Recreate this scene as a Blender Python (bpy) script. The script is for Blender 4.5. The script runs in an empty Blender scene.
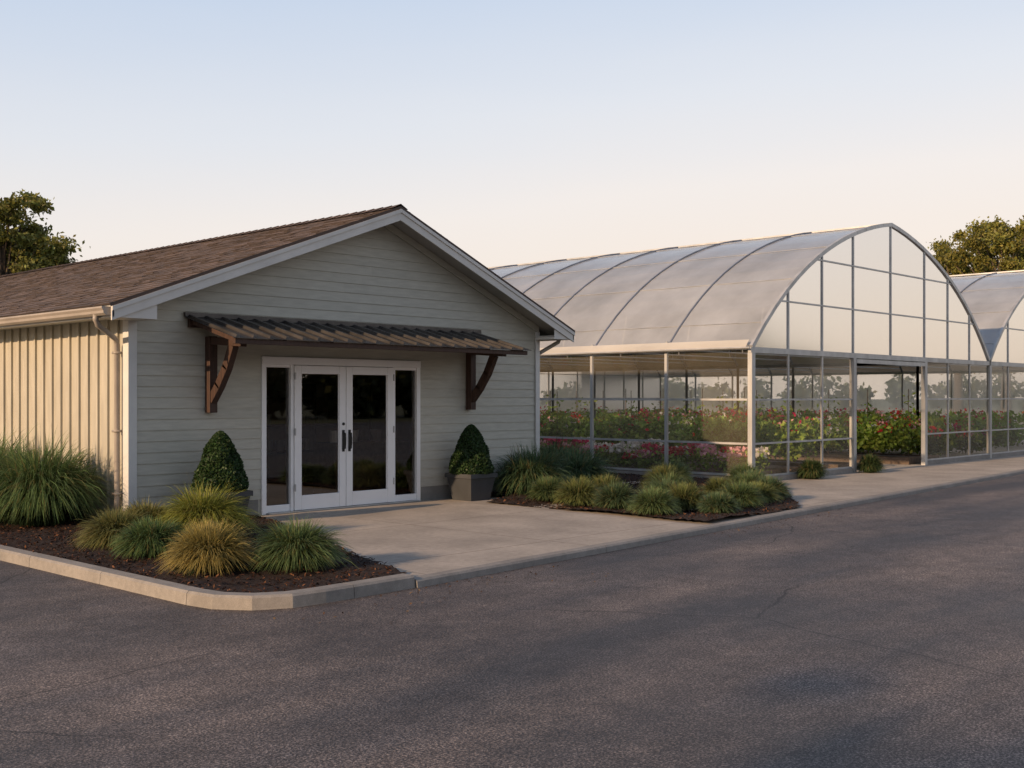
import bpy, math, random
import numpy as np
from math import sin,cos
from mathutils import Vector
random.seed(7); rng=np.random.default_rng(7)
scene=bpy.context.scene
scene.view_settings.view_transform='Standard'
try: scene.view_settings.look='None'
except Exception: pass
scene.view_settings.exposure=0

# ------------------------------------------------------------------ helpers
def col(o): scene.collection.objects.link(o); return o
def empty(name,loc=(0,0,0)):
    e=bpy.data.objects.new(name,None); e.location=loc; e.empty_display_size=.3; return col(e)
class MB:
    def __init__(s): s.v=[];s.f=[];s.uv=[]
    def quad(s,a,b,c,d,uv=None):
        n=len(s.v); s.v+= [a,b,c,d]; s.f.append((n,n+1,n+2,n+3)); s.uv+= uv if uv else [(0,0)]*4
    def poly(s,pts,uv=None):
        n=len(s.v); s.v+=list(pts); s.f.append(tuple(range(n,n+len(pts)))); s.uv+= uv if uv else [(0,0)]*len(pts)
    def box(s,x0,x1,y0,y1,z0,z1):
        n=len(s.v)
        s.v+=[(x0,y0,z0),(x1,y0,z0),(x1,y1,z0),(x0,y1,z0),(x0,y0,z1),(x1,y0,z1),(x1,y1,z1),(x0,y1,z1)]
        for f in [(0,3,2,1),(4,5,6,7),(0,1,5,4),(1,2,6,5),(2,3,7,6),(3,0,4,7)]:
            s.f.append(tuple(n+i for i in f)); s.uv+=[(0,0)]*4
    def beam(s,p,q,w,h,up=(0,0,1)):
        p=Vector(p);q=Vector(q);d=(q-p).normalized();u=Vector(up)
        if abs(d.dot(u))>.99:u=Vector((0,1,0))
        r=d.cross(u).normalized();u=r.cross(d).normalized()
        n=len(s.v)
        for c in (p,q):
            for a,b in ((-1,-1),(1,-1),(1,1),(-1,1)):
                s.v.append(tuple(c+r*(a*w/2)+u*(b*h/2)))
        for f in [(0,3,2,1),(4,5,6,7),(0,1,5,4),(1,2,6,5),(2,3,7,6),(3,0,4,7)]:
            s.f.append(tuple(n+i for i in f)); s.uv+=[(0,0)]*4
    def tube(s,pts,rad,n=8):
        base=len(s.v); P=[Vector(p) for p in pts]
        for i,p in enumerate(P):
            d=(P[min(i+1,len(P)-1)]-P[max(i-1,0)]).normalized()
            u=Vector((0,0,1)) if abs(d.z)<.9 else Vector((1,0,0))
            r=d.cross(u).normalized();u=r.cross(d)
            R=rad[i] if hasattr(rad,'__len__') else rad
            for k in range(n):
                a=2*math.pi*k/n; s.v.append(tuple(p+r*(math.cos(a)*R)+u*(math.sin(a)*R)))
        for i in range(len(P)-1):
            for k in range(n):
                a=base+i*n+k;b=base+i*n+(k+1)%n
                s.f.append((a,b,b+n,a+n)); s.uv+=[(0,0)]*4
        s.f.append(tuple(base+k for k in range(n))[::-1]); s.uv+=[(0,0)]*n
        e=base+(len(P)-1)*n; s.f.append(tuple(e+k for k in range(n))); s.uv+=[(0,0)]*n
    def build(s,name,mat,parent=None,smooth=False,bevel=0):
        me=bpy.data.meshes.new(name); me.from_pydata([tuple(x) for x in s.v],[],s.f)
        uvl=me.uv_layers.new(name='UVMap')
        uvl.data.foreach_set('uv',np.array(s.uv,dtype=np.float32).ravel())
        me.materials.append(mat)
        if smooth: me.polygons.foreach_set('use_smooth',[True]*len(me.polygons))
        me.update()
        o=col(bpy.data.objects.new(name,me))
        if parent: o.parent=parent
        if bevel:
            m=o.modifiers.new('b','BEVEL');m.width=bevel;m.segments=2;m.limit_method='ANGLE'
        return o

def npmesh(name,V,F,C,mat):
    me=bpy.data.meshes.new(name)
    me.vertices.add(len(V)); me.vertices.foreach_set('co',V.astype(np.float32).ravel())
    me.loops.add(F.size); me.loops.foreach_set('vertex_index',F.astype(np.int32).ravel())
    me.polygons.add(len(F)); me.polygons.foreach_set('loop_start',np.arange(0,F.size,F.shape[1],dtype=np.int32))
    me.update(calc_edges=True); me.validate()
    a=me.color_attributes.new('Col','FLOAT_COLOR','POINT')
    a.data.foreach_set('color',np.c_[C,np.ones(len(C))].astype(np.float32).ravel())
    me.materials.append(mat); return me
def leaves(P,size,C,nrm=None,jit=1.0,aspect=.55):
    n=len(P)
    d=rng.normal(size=(n,3)); 
    if nrm is not None: d=nrm+d*jit
    d/=np.linalg.norm(d,axis=1)[:,None]
    t=rng.normal(size=(n,3)); t-= (t*d).sum(1)[:,None]*d; t/=np.linalg.norm(t,axis=1)[:,None]
    b=np.cross(d,t); s=(size*rng.uniform(.6,1.3,n))[:,None]
    V=np.stack([P-t*s,P+b*s*aspect+d*s*.15,P+t*s,P-b*s*aspect+d*s*.15],1).reshape(-1,3)
    F=np.arange(4*n).reshape(n,4)
    return V,F,np.repeat(C,4,0)
def merge(parts):
    V=[];F=[];C=[];o=0
    for v,f,c in parts:
        V.append(v);F.append(f+o);C.append(c);o+=len(v)
    return np.concatenate(V),np.concatenate(F),np.concatenate(C)

# ------------------------------------------------------------------ materials
def mat(name):
    m=bpy.data.materials.new(name);m.use_nodes=True
    nt=m.node_tree;b=nt.nodes['Principled BSDF'];return m,nt,b
def coords(nt,kind='Object',scale=(1,1,1)):
    tc=nt.nodes.new('ShaderNodeTexCoord');mp=nt.nodes.new('ShaderNodeMapping')
    mp.inputs['Scale'].default_value=scale
    nt.links.new(tc.outputs[kind],mp.inputs['Vector']);return mp.outputs[0]
def noise(nt,vec,scale,detail=4,rough=.55):
    n=nt.nodes.new('ShaderNodeTexNoise');n.inputs['Scale'].default_value=scale;n.inputs['Detail'].default_value=detail
    n.inputs['Roughness'].default_value=rough;nt.links.new(vec,n.inputs['Vector']);return n.outputs['Fac']
def ramp(nt,fac,stops):
    r=nt.nodes.new('ShaderNodeValToRGB');nt.links.new(fac,r.inputs[0]);e=r.color_ramp.elements
    while len(e)<len(stops): e.new(.5)
    for i,(p,c) in enumerate(stops):
        e[i].position=p;e[i].color=(*c,1) if len(c)==3 else c
    return r.outputs[0]
def mix(nt,fac,a,b,mode='MIX'):
    m=nt.nodes.new('ShaderNodeMix');m.data_type='RGBA';m.blend_type=mode
    for i,x in ((0,fac),(6,a),(7,b)):
        if isinstance(x,(int,float)): m.inputs[i].default_value=x
        elif isinstance(x,tuple): m.inputs[i].default_value=(*x,1)
        else: nt.links.new(x,m.inputs[i])
    return m.outputs[2]
def bump(nt,b,h,strength=.3,dist=.01):
    n=nt.nodes.new('ShaderNodeBump');n.inputs['Strength'].default_value=strength;n.inputs['Distance'].default_value=dist
    nt.links.new(h,n.inputs['Height']);nt.links.new(n.outputs[0],b.inputs['Normal'])
def g(v): return (v,v,v)

def painted(name,c,rough=.6,streak=(1,1,1),var=.12,dirt=False,met=0):
    m,nt,b=mat(name);v=coords(nt,'Object',streak)
    f=noise(nt,v,3.0,6);c1=tuple(x*(1-var) for x in c);c2=tuple(min(1,x*(1+var)) for x in c)
    cc=ramp(nt,f,[(.3,c1),(.7,c2)])
    if dirt:
        v2=coords(nt,'Object',(1,1,1));s=nt.nodes.new('ShaderNodeSeparateXYZ');nt.links.new(v2,s.inputs[0])
        ad=nt.nodes.new('ShaderNodeMath');ad.operation='ADD';nt.links.new(s.outputs[2],ad.inputs[0])
        mm=nt.nodes.new('ShaderNodeMath');mm.operation='MULTIPLY';mm.inputs[1].default_value=.8
        nt.links.new(noise(nt,v2,2.2,5),mm.inputs[0]);nt.links.new(mm.outputs[0],ad.inputs[1])
        d=ramp(nt,ad.outputs[0],[(.45,g(.78)),(.95,g(1))])
        cc=mix(nt,1.0,cc,d,'MULTIPLY')
    nt.links.new(cc,b.inputs['Base Color']);b.inputs['Roughness'].default_value=rough;b.inputs['Metallic'].default_value=met
    bump(nt,b,noise(nt,coords(nt,'Object',streak),30,4),.12,.004);return m

M_siding=painted('siding_paint',(.48,.465,.395),.6,(1.2,1.2,8),.10,True)
nt=M_siding.node_tree;b=nt.nodes['Principled BSDF']
lnk=b.inputs['Base Color'].links[0].from_socket
wn=nt.nodes.new('ShaderNodeTexWhiteNoise');wn.noise_dimensions='2D'
tc=nt.nodes.new('ShaderNodeTexCoord');nt.links.new(tc.outputs['UV'],wn.inputs['Vector'])
nt.links.new(mix(nt,1.0,lnk,ramp(nt,wn.outputs['Value'],[(0,g(.94)),(1,g(1.05))]),'MULTIPLY'),b.inputs['Base Color'])
M_bb=painted('board_batten_paint',(.44,.41,.335),.6,(3,3,.5),.14,True)
M_white=painted('white_trim',(.64,.63,.60),.5,(1,1,1),.07,True)
M_gutter=painted('gutter_paint',(.34,.30,.26),.45,(1,1,1),.12)
M_door=painted('white_door',(.86,.85,.84),.35,(1,1,1),.03)
M_fascia=painted('fascia_grey',(.62,.60,.56),.5,(1,1,1),.08)
M_soffit=painted('soffit',(.38,.37,.34),.6,(1,1,1),.06)
M_found=painted('foundation',(.20,.195,.18),.85,(1,1,1),.2)
M_steel=painted('galvanised_steel',(.48,.48,.47),.45,(1,1,.4),.2,met=.4)
M_bow=painted('roof_bow_steel',(.22,.24,.28),.45,(1,1,1),.2,met=.4)
M_wood=painted('dark_timber',(.05,.024,.015),.65,(12,12,1),.4)
M_metal=painted('awning_metal',(.085,.078,.074),.36,(2,1,1),.35,met=.5)
M_black=painted('black_metal',(.015,.015,.016),.35)
M_pot=painted('pot_charcoal',(.045,.048,.052),.6,(1,1,1),.2)
M_dark=painted('interior_wall',(.42,.31,.21),.8,(1,1,1),.25)
M_ifloor=painted('interior_floor',(.40,.31,.22),.3)
M_wood2=painted('bed_edging',(.12,.085,.06),.8,(4,4,4),.3)

def m_shingle():
    m,nt,b=mat('shingles');uv=coords(nt,'UV')
    br=nt.nodes.new('ShaderNodeTexBrick');nt.links.new(uv,br.inputs['Vector'])
    br.offset=.37;br.inputs['Scale'].default_value=1;br.inputs['Brick Width'].default_value=.23;br.inputs['Row Height'].default_value=.14
    br.inputs['Mortar Size'].default_value=.003;br.inputs['Mortar Smooth'].default_value=.2;br.inputs['Bias'].default_value=0
    br.inputs['Color1'].default_value=(.08,.058,.048,1);br.inputs['Color2'].default_value=(.18,.125,.098,1);br.inputs['Mortar'].default_value=(.05,.036,.03,1)
    n=noise(nt,uv,45,3);big=noise(nt,uv,.9,4)
    c=mix(nt,1.0,br.outputs['Color'],ramp(nt,n,[(.3,g(.6)),(.7,g(1.35))]),'MULTIPLY')
    c=mix(nt,1.0,c,ramp(nt,big,[(.3,g(.75)),(.7,g(1.15))]),'MULTIPLY')
    nt.links.new(c,b.inputs['Base Color']);b.inputs['Roughness'].default_value=.9;bump(nt,b,n,.5,.006);return m
M_shingle=m_shingle()

def m_asphalt():
    m,nt,b=mat('asphalt');v=coords(nt)
    fine=noise(nt,v,70,3,.8);coarse=noise(nt,v,22,4,.7);mid=noise(nt,v,3.5,6,.65);big=noise(nt,v,.3,5);vb=noise(nt,coords(nt,'Object',(.20,1.1,1)),.8,6,.6)
    c=ramp(nt,fine,[(.36,(.019,.0175,.0175)),(.5,(.074,.066,.064)),(.64,(.30,.265,.24))])
    c=mix(nt,1.0,c,ramp(nt,coarse,[(.3,g(.62)),(.7,g(1.38))]),'MULTIPLY')
    c=mix(nt,1.0,c,ramp(nt,big,[(.35,g(.62)),(.65,g(1.3))]),'MULTIPLY')
    c=mix(nt,1.0,c,ramp(nt,mid,[(.3,g(.74)),(.7,g(1.26))]),'MULTIPLY')
    c=mix(nt,1.0,c,ramp(nt,vb,[(.38,(.66,.67,.72)),(.62,(1.42,1.27,1.17))]),'MULTIPLY')
    vo=nt.nodes.new('ShaderNodeTexVoronoi');vo.feature='DISTANCE_TO_EDGE';vo.inputs['Scale'].default_value=.30
    nz=nt.nodes.new('ShaderNodeTexNoise');nz.inputs['Scale'].default_value=1.6;nz.inputs['Detail'].default_value=8;nt.links.new(v,nz.inputs['Vector'])
    vm=nt.nodes.new('ShaderNodeMix');vm.data_type='VECTOR';vm.inputs[0].default_value=.22
    nt.links.new(v,vm.inputs[4]);nt.links.new(nz.outputs['Color'],vm.inputs[5]);nt.links.new(vm.outputs[1],vo.inputs['Vector'])
    cr=ramp(nt,vo.outputs['Distance'],[(0,g(0)),(.004,g(1))])
    msk=ramp(nt,noise(nt,v,.22,2),[(.43,g(0)),(.49,g(1))])
    cr2=mix(nt,msk,(1.,1.,1.),cr)
    c=mix(nt,1.0,c,mix(nt,.8,(1.,1.,1.),cr2),'MULTIPLY')
    nt.links.new(c,b.inputs['Base Color'])
    nt.links.new(ramp(nt,big,[(.3,g(.52)),(.7,g(.8))]),b.inputs['Roughness'])
    b.inputs['Specular IOR Level'].default_value=.5
    ad=mix(nt,.35,fine,coarse);bump(nt,b,ad,.9,.014);return m
M_asphalt=m_asphalt()

def m_concrete(name,c=(.42,.365,.305),joint=True):
    m,nt,b=mat(name);v=coords(nt)
    n1=noise(nt,v,1.1,6);n2=noise(nt,v,14,5);n3=noise(nt,v,120,2)
    cc=ramp(nt,n1,[(.3,tuple(x*.74 for x in c)),(.7,tuple(x*1.14 for x in c))])
    cc=mix(nt,1.0,cc,ramp(nt,n2,[(.3,g(.86)),(.7,g(1.1))]),'MULTIPLY')
    cc=mix(nt,1.0,cc,ramp(nt,n3,[(.3,g(.86)),(.7,g(1.12))]),'MULTIPLY')
    if joint:
        br=nt.nodes.new('ShaderNodeTexBrick');br.offset=0;nt.links.new(v,br.inputs['Vector'])
        br.inputs['Scale'].default_value=1;br.inputs['Brick Width'].default_value=2.6;br.inputs['Row Height'].default_value=2.4
        br.inputs['Mortar Size'].default_value=.009;br.inputs['Color1'].default_value=(1,1,1,1);br.inputs['Color2'].default_value=(.93,.93,.93,1);br.inputs['Mortar'].default_value=(.5,.47,.44,1)
        cc=mix(nt,1.0,cc,br.outputs['Color'],'MULTIPLY')
    nt.links.new(cc,b.inputs['Base Color']);b.inputs['Roughness'].default_value=.75;bump(nt,b,n3,.25,.004);return m
M_conc=m_concrete('concrete');M_kerb=m_concrete('kerb_concrete',(.27,.248,.222),False);M_gfloor=m_concrete('greenhouse_floor',(.50,.43,.34))

def m_ground():
    m,nt,b=mat('grass_ground');v=coords(nt);nt.links.new(ramp(nt,noise(nt,v,.4,8,.7),[(.3,(.045,.06,.022)),(.7,(.11,.11,.05))]),b.inputs['Base Color'])
    b.inputs['Roughness'].default_value=.95;return m
M_ground=m_ground()
def m_mulch():
    m,nt,b=mat('mulch');v=coords(nt);n=noise(nt,coords(nt,'Object',(1,1.8,1)),55,5,.7)
    nt.links.new(ramp(nt,n,[(.3,(.008,.004,.003)),(.5,(.024,.011,.007)),(.72,(.07,.03,.018))]),b.inputs['Base Color'])
    b.inputs['Roughness'].default_value=.95;bump(nt,b,n,1,.03);return m
M_mulch=m_mulch()
def m_leaf(name='foliage',trans=.35,rough=.5):
    m,nt,b=mat(name);a=nt.nodes.new('ShaderNodeAttribute');a.attribute_name='Col'
    nt.links.new(a.outputs['Color'],b.inputs['Base Color']);b.inputs['Roughness'].default_value=rough;b.inputs['Specular IOR Level'].default_value=.3
    t=nt.nodes.new('ShaderNodeBsdfTranslucent');nt.links.new(a.outputs['Color'],t.inputs['Color'])
    mx=nt.nodes.new('ShaderNodeMixShader');mx.inputs[0].default_value=trans
    nt.links.new(b.outputs[0],mx.inputs[1]);nt.links.new(t.outputs[0],mx.inputs[2]);nt.links.new(mx.outputs[0],nt.nodes['Material Output'].inputs[0]);return m
M_leaf=m_leaf();M_chip=m_leaf('bark_chips',0,.9)
M_bark=painted('bark',(.09,.065,.045),.9,(6,6,1),.4)
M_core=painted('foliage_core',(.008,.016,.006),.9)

def m_glass():
    m,nt,b=mat('window_glass');nt.nodes.remove(b)
    t=nt.nodes.new('ShaderNodeBsdfTransparent');t.inputs[0].default_value=(.85,.80,.74,1)
    gl=nt.nodes.new('ShaderNodeBsdfGlossy');gl.inputs['Roughness'].default_value=.015
    fr=nt.nodes.new('ShaderNodeFresnel');fr.inputs[0].default_value=2.1
    mx=nt.nodes.new('ShaderNodeMixShader');nt.links.new(fr.outputs[0],mx.inputs[0]);nt.links.new(t.outputs[0],mx.inputs[1]);nt.links.new(gl.outputs[0],mx.inputs[2])
    nt.links.new(mx.outputs[0],nt.nodes['Material Output'].inputs[0]);return m
M_glass=m_glass()
def m_poly(name,clear,c,rough=.25,trans=.6,var=.1,ior=1.45):
    m,nt,b=mat(name);nt.nodes.remove(b);v=coords(nt)
    t=nt.nodes.new('ShaderNodeBsdfTransparent');d=nt.nodes.new('ShaderNodeBsdfDiffuse');tr=nt.nodes.new('ShaderNodeBsdfTranslucent')
    gl=nt.nodes.new('ShaderNodeBsdfGlossy');gl.inputs['Roughness'].default_value=rough
    cc=ramp(nt,noise(nt,coords(nt,'Object',(.5,.5,1.2)),1.6,6),[(.3,tuple(x*.88 for x in c)),(.7,c)])
    for x in (d,tr): nt.links.new(cc,x.inputs['Color'])
    m1=nt.nodes.new('ShaderNodeMixShader');m1.inputs[0].default_value=trans;nt.links.new(d.outputs[0],m1.inputs[1]);nt.links.new(tr.outputs[0],m1.inputs[2])
    m2=nt.nodes.new('ShaderNodeMixShader');nt.links.new(m1.outputs[0],m2.inputs[1]);nt.links.new(t.outputs[0],m2.inputs[2])
    f=ramp(nt,noise(nt,coords(nt,'Object',(.7,.7,.5)),1.3,5),[(.3,g(clear-var)),(.7,g(clear+var))]);nt.links.new(f,m2.inputs[0])
    m3=nt.nodes.new('ShaderNodeMixShader');fr=nt.nodes.new('ShaderNodeFresnel');fr.inputs[0].default_value=ior
    nt.links.new(fr.outputs[0],m3.inputs[0]);nt.links.new(m2.outputs[0],m3.inputs[1]);nt.links.new(gl.outputs[0],m3.inputs[2])
    nt.links.new(m3.outputs[0],nt.nodes['Material Output'].inputs[0]);return m
M_roofpoly=m_poly('roof_polycarbonate',.36,(.93,.96,1.0),.2,.48,.12,1.5)
M_gable=m_poly('gable_polycarbonate',.64,(.90,.87,.78),.12,.5,.12,1.5)
M_wallpoly=m_poly('wall_glazing',.88,(.95,.84,.64),.06,.5,.05,1.3)
M_backpoly=m_poly('rear_glazing',.50,(.97,.90,.74),.3,.75,.10,1.3)
M_curt=m_poly('curtain_film',.1,(.88,.83,.73),.4,.45,.05)

# ------------------------------------------------------------------ camera / light / sky
f_px=1123.
cam_d=bpy.data.cameras.new('camera');cam=col(bpy.data.objects.new('camera',cam_d));scene.camera=cam
cam.location=(-7.06,-13.33,1.65);cam.rotation_euler=(math.radians(90),0,-math.atan2(.728,.686))
cam_d.sensor_width=36;cam_d.lens=f_px/1024*36;cam_d.shift_y=13/1024;cam_d.clip_end=3000
SUN_EL=17.5;SX,SY=-1.,.03
w=bpy.data.worlds.new('World');scene.world=w;w.use_nodes=True;nt=w.node_tree
sk=nt.nodes.new('ShaderNodeTexSky');sk.sky_type='NISHITA';sk.sun_disc=False
sk.sun_elevation=math.radians(SUN_EL);sk.sun_rotation=math.atan2(SX,SY)%(2*math.pi)
sk.air_density=1.0;sk.dust_density=2.0;sk.ozone_density=1.0
bg=nt.nodes['Background'];bg.inputs[1].default_value=.15
tc=nt.nodes.new('ShaderNodeTexCoord');sp=nt.nodes.new('ShaderNodeSeparateXYZ');nt.links.new(tc.outputs['Generated'],sp.inputs[0])
nzv=nt.nodes.new('ShaderNodeMapping');nzv.inputs['Scale'].default_value=(1,1,5);nt.links.new(tc.outputs['Generated'],nzv.inputs[0])
nn=noise(nt,nzv.outputs[0],1.6,5,.5)
ma=nt.nodes.new('ShaderNodeMath');ma.operation='MULTIPLY_ADD';nt.links.new(nn,ma.inputs[0]);ma.inputs[1].default_value=.06;nt.links.new(sp.outputs[2],ma.inputs[2])
mx_=nt.nodes.new('ShaderNodeMath');mx_.operation='MULTIPLY_ADD';nt.links.new(sp.outputs[0],mx_.inputs[0]);mx_.inputs[1].default_value=-.09;nt.links.new(ma.outputs[0],mx_.inputs[2])
gr=ramp(nt,mx_.outputs[0],[(0,(1.0,.81,.66)),(.06,(1.0,.85,.74)),(.13,(.98,.89,.83)),(.21,(.84,.85,.89)),(.32,(.62,.72,.88)),(.55,(.32,.39,.54)),(1,(.22,.29,.44))])
sc=nt.nodes.new('ShaderNodeVectorMath');sc.operation='SCALE';sc.inputs['Scale'].default_value=1/.15
nt.links.new(gr,sc.inputs[0])
fin=mix(nt,.86,sk.outputs[0],sc.outputs[0]);nt.links.new(fin,bg.inputs[0])
sd=bpy.data.lights.new('sun','SUN');sd.energy=5.0;sd.angle=math.radians(.6);sd.color=(1,.68,.41)
so=col(bpy.data.objects.new('sun',sd))
el=math.radians(SUN_EL);dv=Vector((SX,SY,0)).normalized()*math.cos(el)+Vector((0,0,math.sin(el)))
so.rotation_euler=dv.to_track_quat('Z','Y').to_euler()

# ------------------------------------------------------------------ ground
mb=MB();R=900;mb.poly([(R*math.cos(a),R*math.sin(a),-.11) for a in np.linspace(0,2*math.pi,49)[:-1]]);mb.build('ground',M_ground)
AZ=-.07
mb=MB();mb.quad((-24,-46,AZ),(70,-46,AZ),(70,19,AZ),(-24,19,AZ));mb.build('asphalt_road',M_asphalt)
def yf(x): return -5.66+.07*(x+.35)
mb=MB()
pts=[(1.9,.05),(-.25,yf(-.25)+.0)]+[(x,yf(x)) for x in (5,12,20,30,44)]+[(44,-1.9),(11.72,-1.9),(11.72,.05)]
mb.poly([(x,y,0) for x,y in pts]);
for i in range(len(pts)):
    a=pts[i];c=pts[(i+1)%len(pts)];mb.quad((*a,0),(*a,AZ),(*c,AZ),(*c,0))
mb.build('concrete_walkway',M_conc)
mb=MB();mb.quad((11.72,-1.9,.0),(44,-1.9,.0),(44,18.3,.0),(11.72,18.3,.0));mb.build('greenhouse_floor',M_gfloor)
def kerb(name,path,w_,top,seg=1.5):
    mb=MB();P=[Vector((*p,0)) for p in path]
    L=[0]
    for i in range(1,len(P)):L.append(L[-1]+(P[i]-P[i-1]).length)
    def at(s):
        for i in range(1,len(P)):
            if s<=L[i]+1e-6: t=(s-L[i-1])/(L[i]-L[i-1]);return P[i-1].lerp(P[i],t)
        return P[-1]
    s=0
    while s<L[-1]-.05:
        e=min(s+seg,L[-1]);ss=s+.003;ee=e-.003
        k=5;ring=[]
        for i in range(k+1):
            t=ss+(ee-ss)*i/k;p=at(t);d=(at(min(t+.03,L[-1]))-at(max(t-.03,0))).normalized();nn=Vector((d.y,-d.x,0))
            o=p+nn*w_/2;q=p-nn*w_/2
            ring.append([(o.x,o.y,AZ),(o.x-nn.x*.006,o.y-nn.y*.006,top-.02),(o.x-nn.x*.025,o.y-nn.y*.025,top),(q.x,q.y,top),(q.x,q.y,AZ)])
        for i in range(k):
            for j in range(4): mb.quad(ring[i][j],ring[i+1][j],ring[i+1][j+1],ring[i][j+1])
        mb.poly(ring[0]);mb.poly(ring[-1][::-1]);s=e
    return mb.build(name,M_kerb)
arc=[(-1.45+.62*math.cos(a),-5.08+.62*math.sin(a)) for a in np.linspace(math.pi,1.5*math.pi,9)]
kerb('kerb',[(-2.07,16)]+arc+[(-.3,-5.68)],.16,.045)
kerb('kerb',[(-.29,yf(-.29)-.045)]+[(44,yf(44)-.045)],.15,.006,3.0)

def inside(px,py,poly):
    c=np.zeros(px.shape,bool);n=len(poly);j=n-1
    for i in range(n):
        xi,yi=poly[i];xj,yj=poly[j]
        cond=((yi>py)!=(yj>py))&(px<(xj-xi)*(py-yi)/(yj-yi+1e-12)+xi);c^=cond;j=i
    return c
def bed(name,poly,z0=.03,cell=.06,nch=9000):
    xs=[p[0] for p in poly];ys=[p[1] for p in poly]
    X=np.arange(min(xs),max(xs)+cell,cell);Y=np.arange(min(ys),max(ys)+cell,cell)
    gx,gy=np.meshgrid(X,Y,indexing='ij')
    z=z0+.018*np.sin(gx*2.3+gy)+.015*np.sin(gy*3.1-gx*1.3)+rng.normal(0,.008,gx.shape)
    V=np.c_[gx.ravel(),gy.ravel(),z.ravel()]
    ni,nj=gx.shape;I,J=np.meshgrid(np.arange(ni-1),np.arange(nj-1),indexing='ij')
    cx=X[I]+cell/2;cy=Y[J]+cell/2;k=inside(cx,cy,poly)
    a=(I*nj+J)[k];F=np.stack([a,a+nj,a+nj+1,a+1],1)
    me=npmesh(name,V,F,np.full((len(V),3),.05),M_mulch);o=col(bpy.data.objects.new(name,me))
    px=rng.uniform(min(xs),max(xs),nch);py=rng.uniform(min(ys),max(ys),nch);k=inside(px,py,poly)
    px=px[k];py=py[k];pz=z0+.018*np.sin(px*2.3+py)+.015*np.sin(py*3.1-px*1.3)+rng.uniform(0,.022,len(px))
    base=np.array([(.03,.012,.007),(.05,.02,.011),(.08,.032,.017),(.17,.075,.035),(.015,.007,.005),(.02,.009,.006)])[rng.integers(0,6,len(px))]
    v,f,c=leaves(np.c_[px,py,pz],.024,base,np.tile([0,0,1.],(len(px),1)),.45,.35)
    me=npmesh('bark_chips',v,f,c,M_chip);ch=col(bpy.data.objects.new('bark_chips',me));ch.parent=o
    return o
bed('mulch_bed',[(-2.0,14),(-2.0,-5.05),(-1.85,-5.4),(-1.5,-5.62),(-.28,-5.62),(.66,-3.26),(1.8,-.02),(0,-.02),(0,14)],nch=26000)
bed('mulch_bed',[(6.15,-.02),(6.15,-.85),(5.4,-1.05),(5.25,yf(5.25)+.06),(8.0,yf(8)+.06),(11.6,-2.6),(11.6,8),(7.75,8),(7.75,-.02)],nch=24000)
n=420;t=rng.uniform(0,1,n)
lx=np.where(t<.5,rng.uniform(-2.6,1.6,n),rng.uniform(4.6,8.5,n));ly=np.where(t<.5,-5.8+rng.normal(0,.35,n),yf(lx)-.1+rng.normal(0,.3,n))
k=(ly<yf(lx)-.13);lx=lx[k];ly=ly[k]
C=np.array([(.10,.05,.025),(.2,.12,.05),(.05,.03,.02)])[rng.integers(0,3,len(lx))]
v,f,c=leaves(np.c_[lx,ly,np.full(len(lx),AZ+.008)],.016,C,np.tile([0,0,1.],(len(lx),1)),.3,.5)
col(bpy.data.objects.new('leaf_litter',npmesh('leaf_litter',v,f,c,M_chip)))

# ------------------------------------------------------------------ house
W=7.73;RX,RZ=4.09,4.51;LX,LZ=-.48,2.79;RXX,RRZ=8.10,2.83;YB=16.;YF=-.5
sl=(RZ-LZ)/(RX-LX);sr=(RZ-RRZ)/(RXX-RX)
def zr(x): return LZ+(x-LX)*sl if x<=RX else RZ-(x-RX)*sr
house=empty('garden_shop_building')
DX0,DX1,DT=1.96,4.93,2.20
mb=MB();e=.1425;z=.22;i=0
def xlim(z):
    zz=z+.12
    a=0 if zz<=zr(0) else LX+(zz-LZ)/sl
    c=W if zz<=zr(W) else RX+(RZ-zz)/sr
    return a,c
while z<RZ-.2:
    a0,c0=xlim(z);a1,c1=xlim(min(z+e,RZ-.125))
    segs=[(a0,c0,a1,c1)]
    if z+e<=DT+.03: segs=[(a0,DX0,a1,DX0),(DX1,c0,DX1,c1)]
    for (p,q,r,s_) in segs:
        L=q-p;cuts=[0,1]
        if L>3.5: cuts=[0,random.uniform(.3,.7),1]
        for ca,cb in zip(cuts[:-1],cuts[1:]):
            u=random.random();uv=[(i*.37+.1,u)]*4;gp=.0015
            pa,pb=p+L*ca+(gp if ca>0 else 0),p+L*cb-(gp if cb<1 else 0)
            ra,rb=(r if ca==0 else pa),(s_ if cb==1 else pb)
            mb.quad((pa,-.018,z),(pb,-.018,z),(rb,-.006,z+e),(ra,-.006,z+e),uv)
            mb.quad((pa,-.006,z),(pb,-.006,z),(pb,-.018,z),(pa,-.018,z),uv)
    z+=e;i+=1
mb.build('lap_siding',M_siding,house)
mb=MB()
mb.box(.0,DX0,.0,.12,.0,DT);mb.box(DX1,W,.0,.12,0,DT)
mb.poly([(0,.0,DT),(W,.0,DT),(W,.0,zr(W)-.1),(RX,.0,RZ-.1),(0,.0,zr(0)-.1)])
mb.quad((W,0,0),(W,YB,0),(W,YB,zr(W)-.1),(W,0,zr(W)-.1))
mb.poly([(0,YB,0),(W,YB,0),(W,YB,zr(W)-.1),(RX,YB,RZ-.1),(0,YB,zr(0)-.1)])
mb.build('backing_wall',M_siding,house)
mb=MB();mb.box(-.006,DX0-.05,-.012,0.0,0,.219);mb.box(DX1+.05,W+.006,-.012,0.0,0,.219);mb.box(-.012,-.001,.01,YB,0,.219);mb.build('foundation',M_found,house)
mb=MB();mb.quad((-.003,0,.22),(-.003,YB,.22),(-.003,YB,2.86),(-.003,0,2.86))
y=.28
while y<YB: mb.box(-.034,-.004,y-.02,y+.02,.22,2.8);y+=.27
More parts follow.
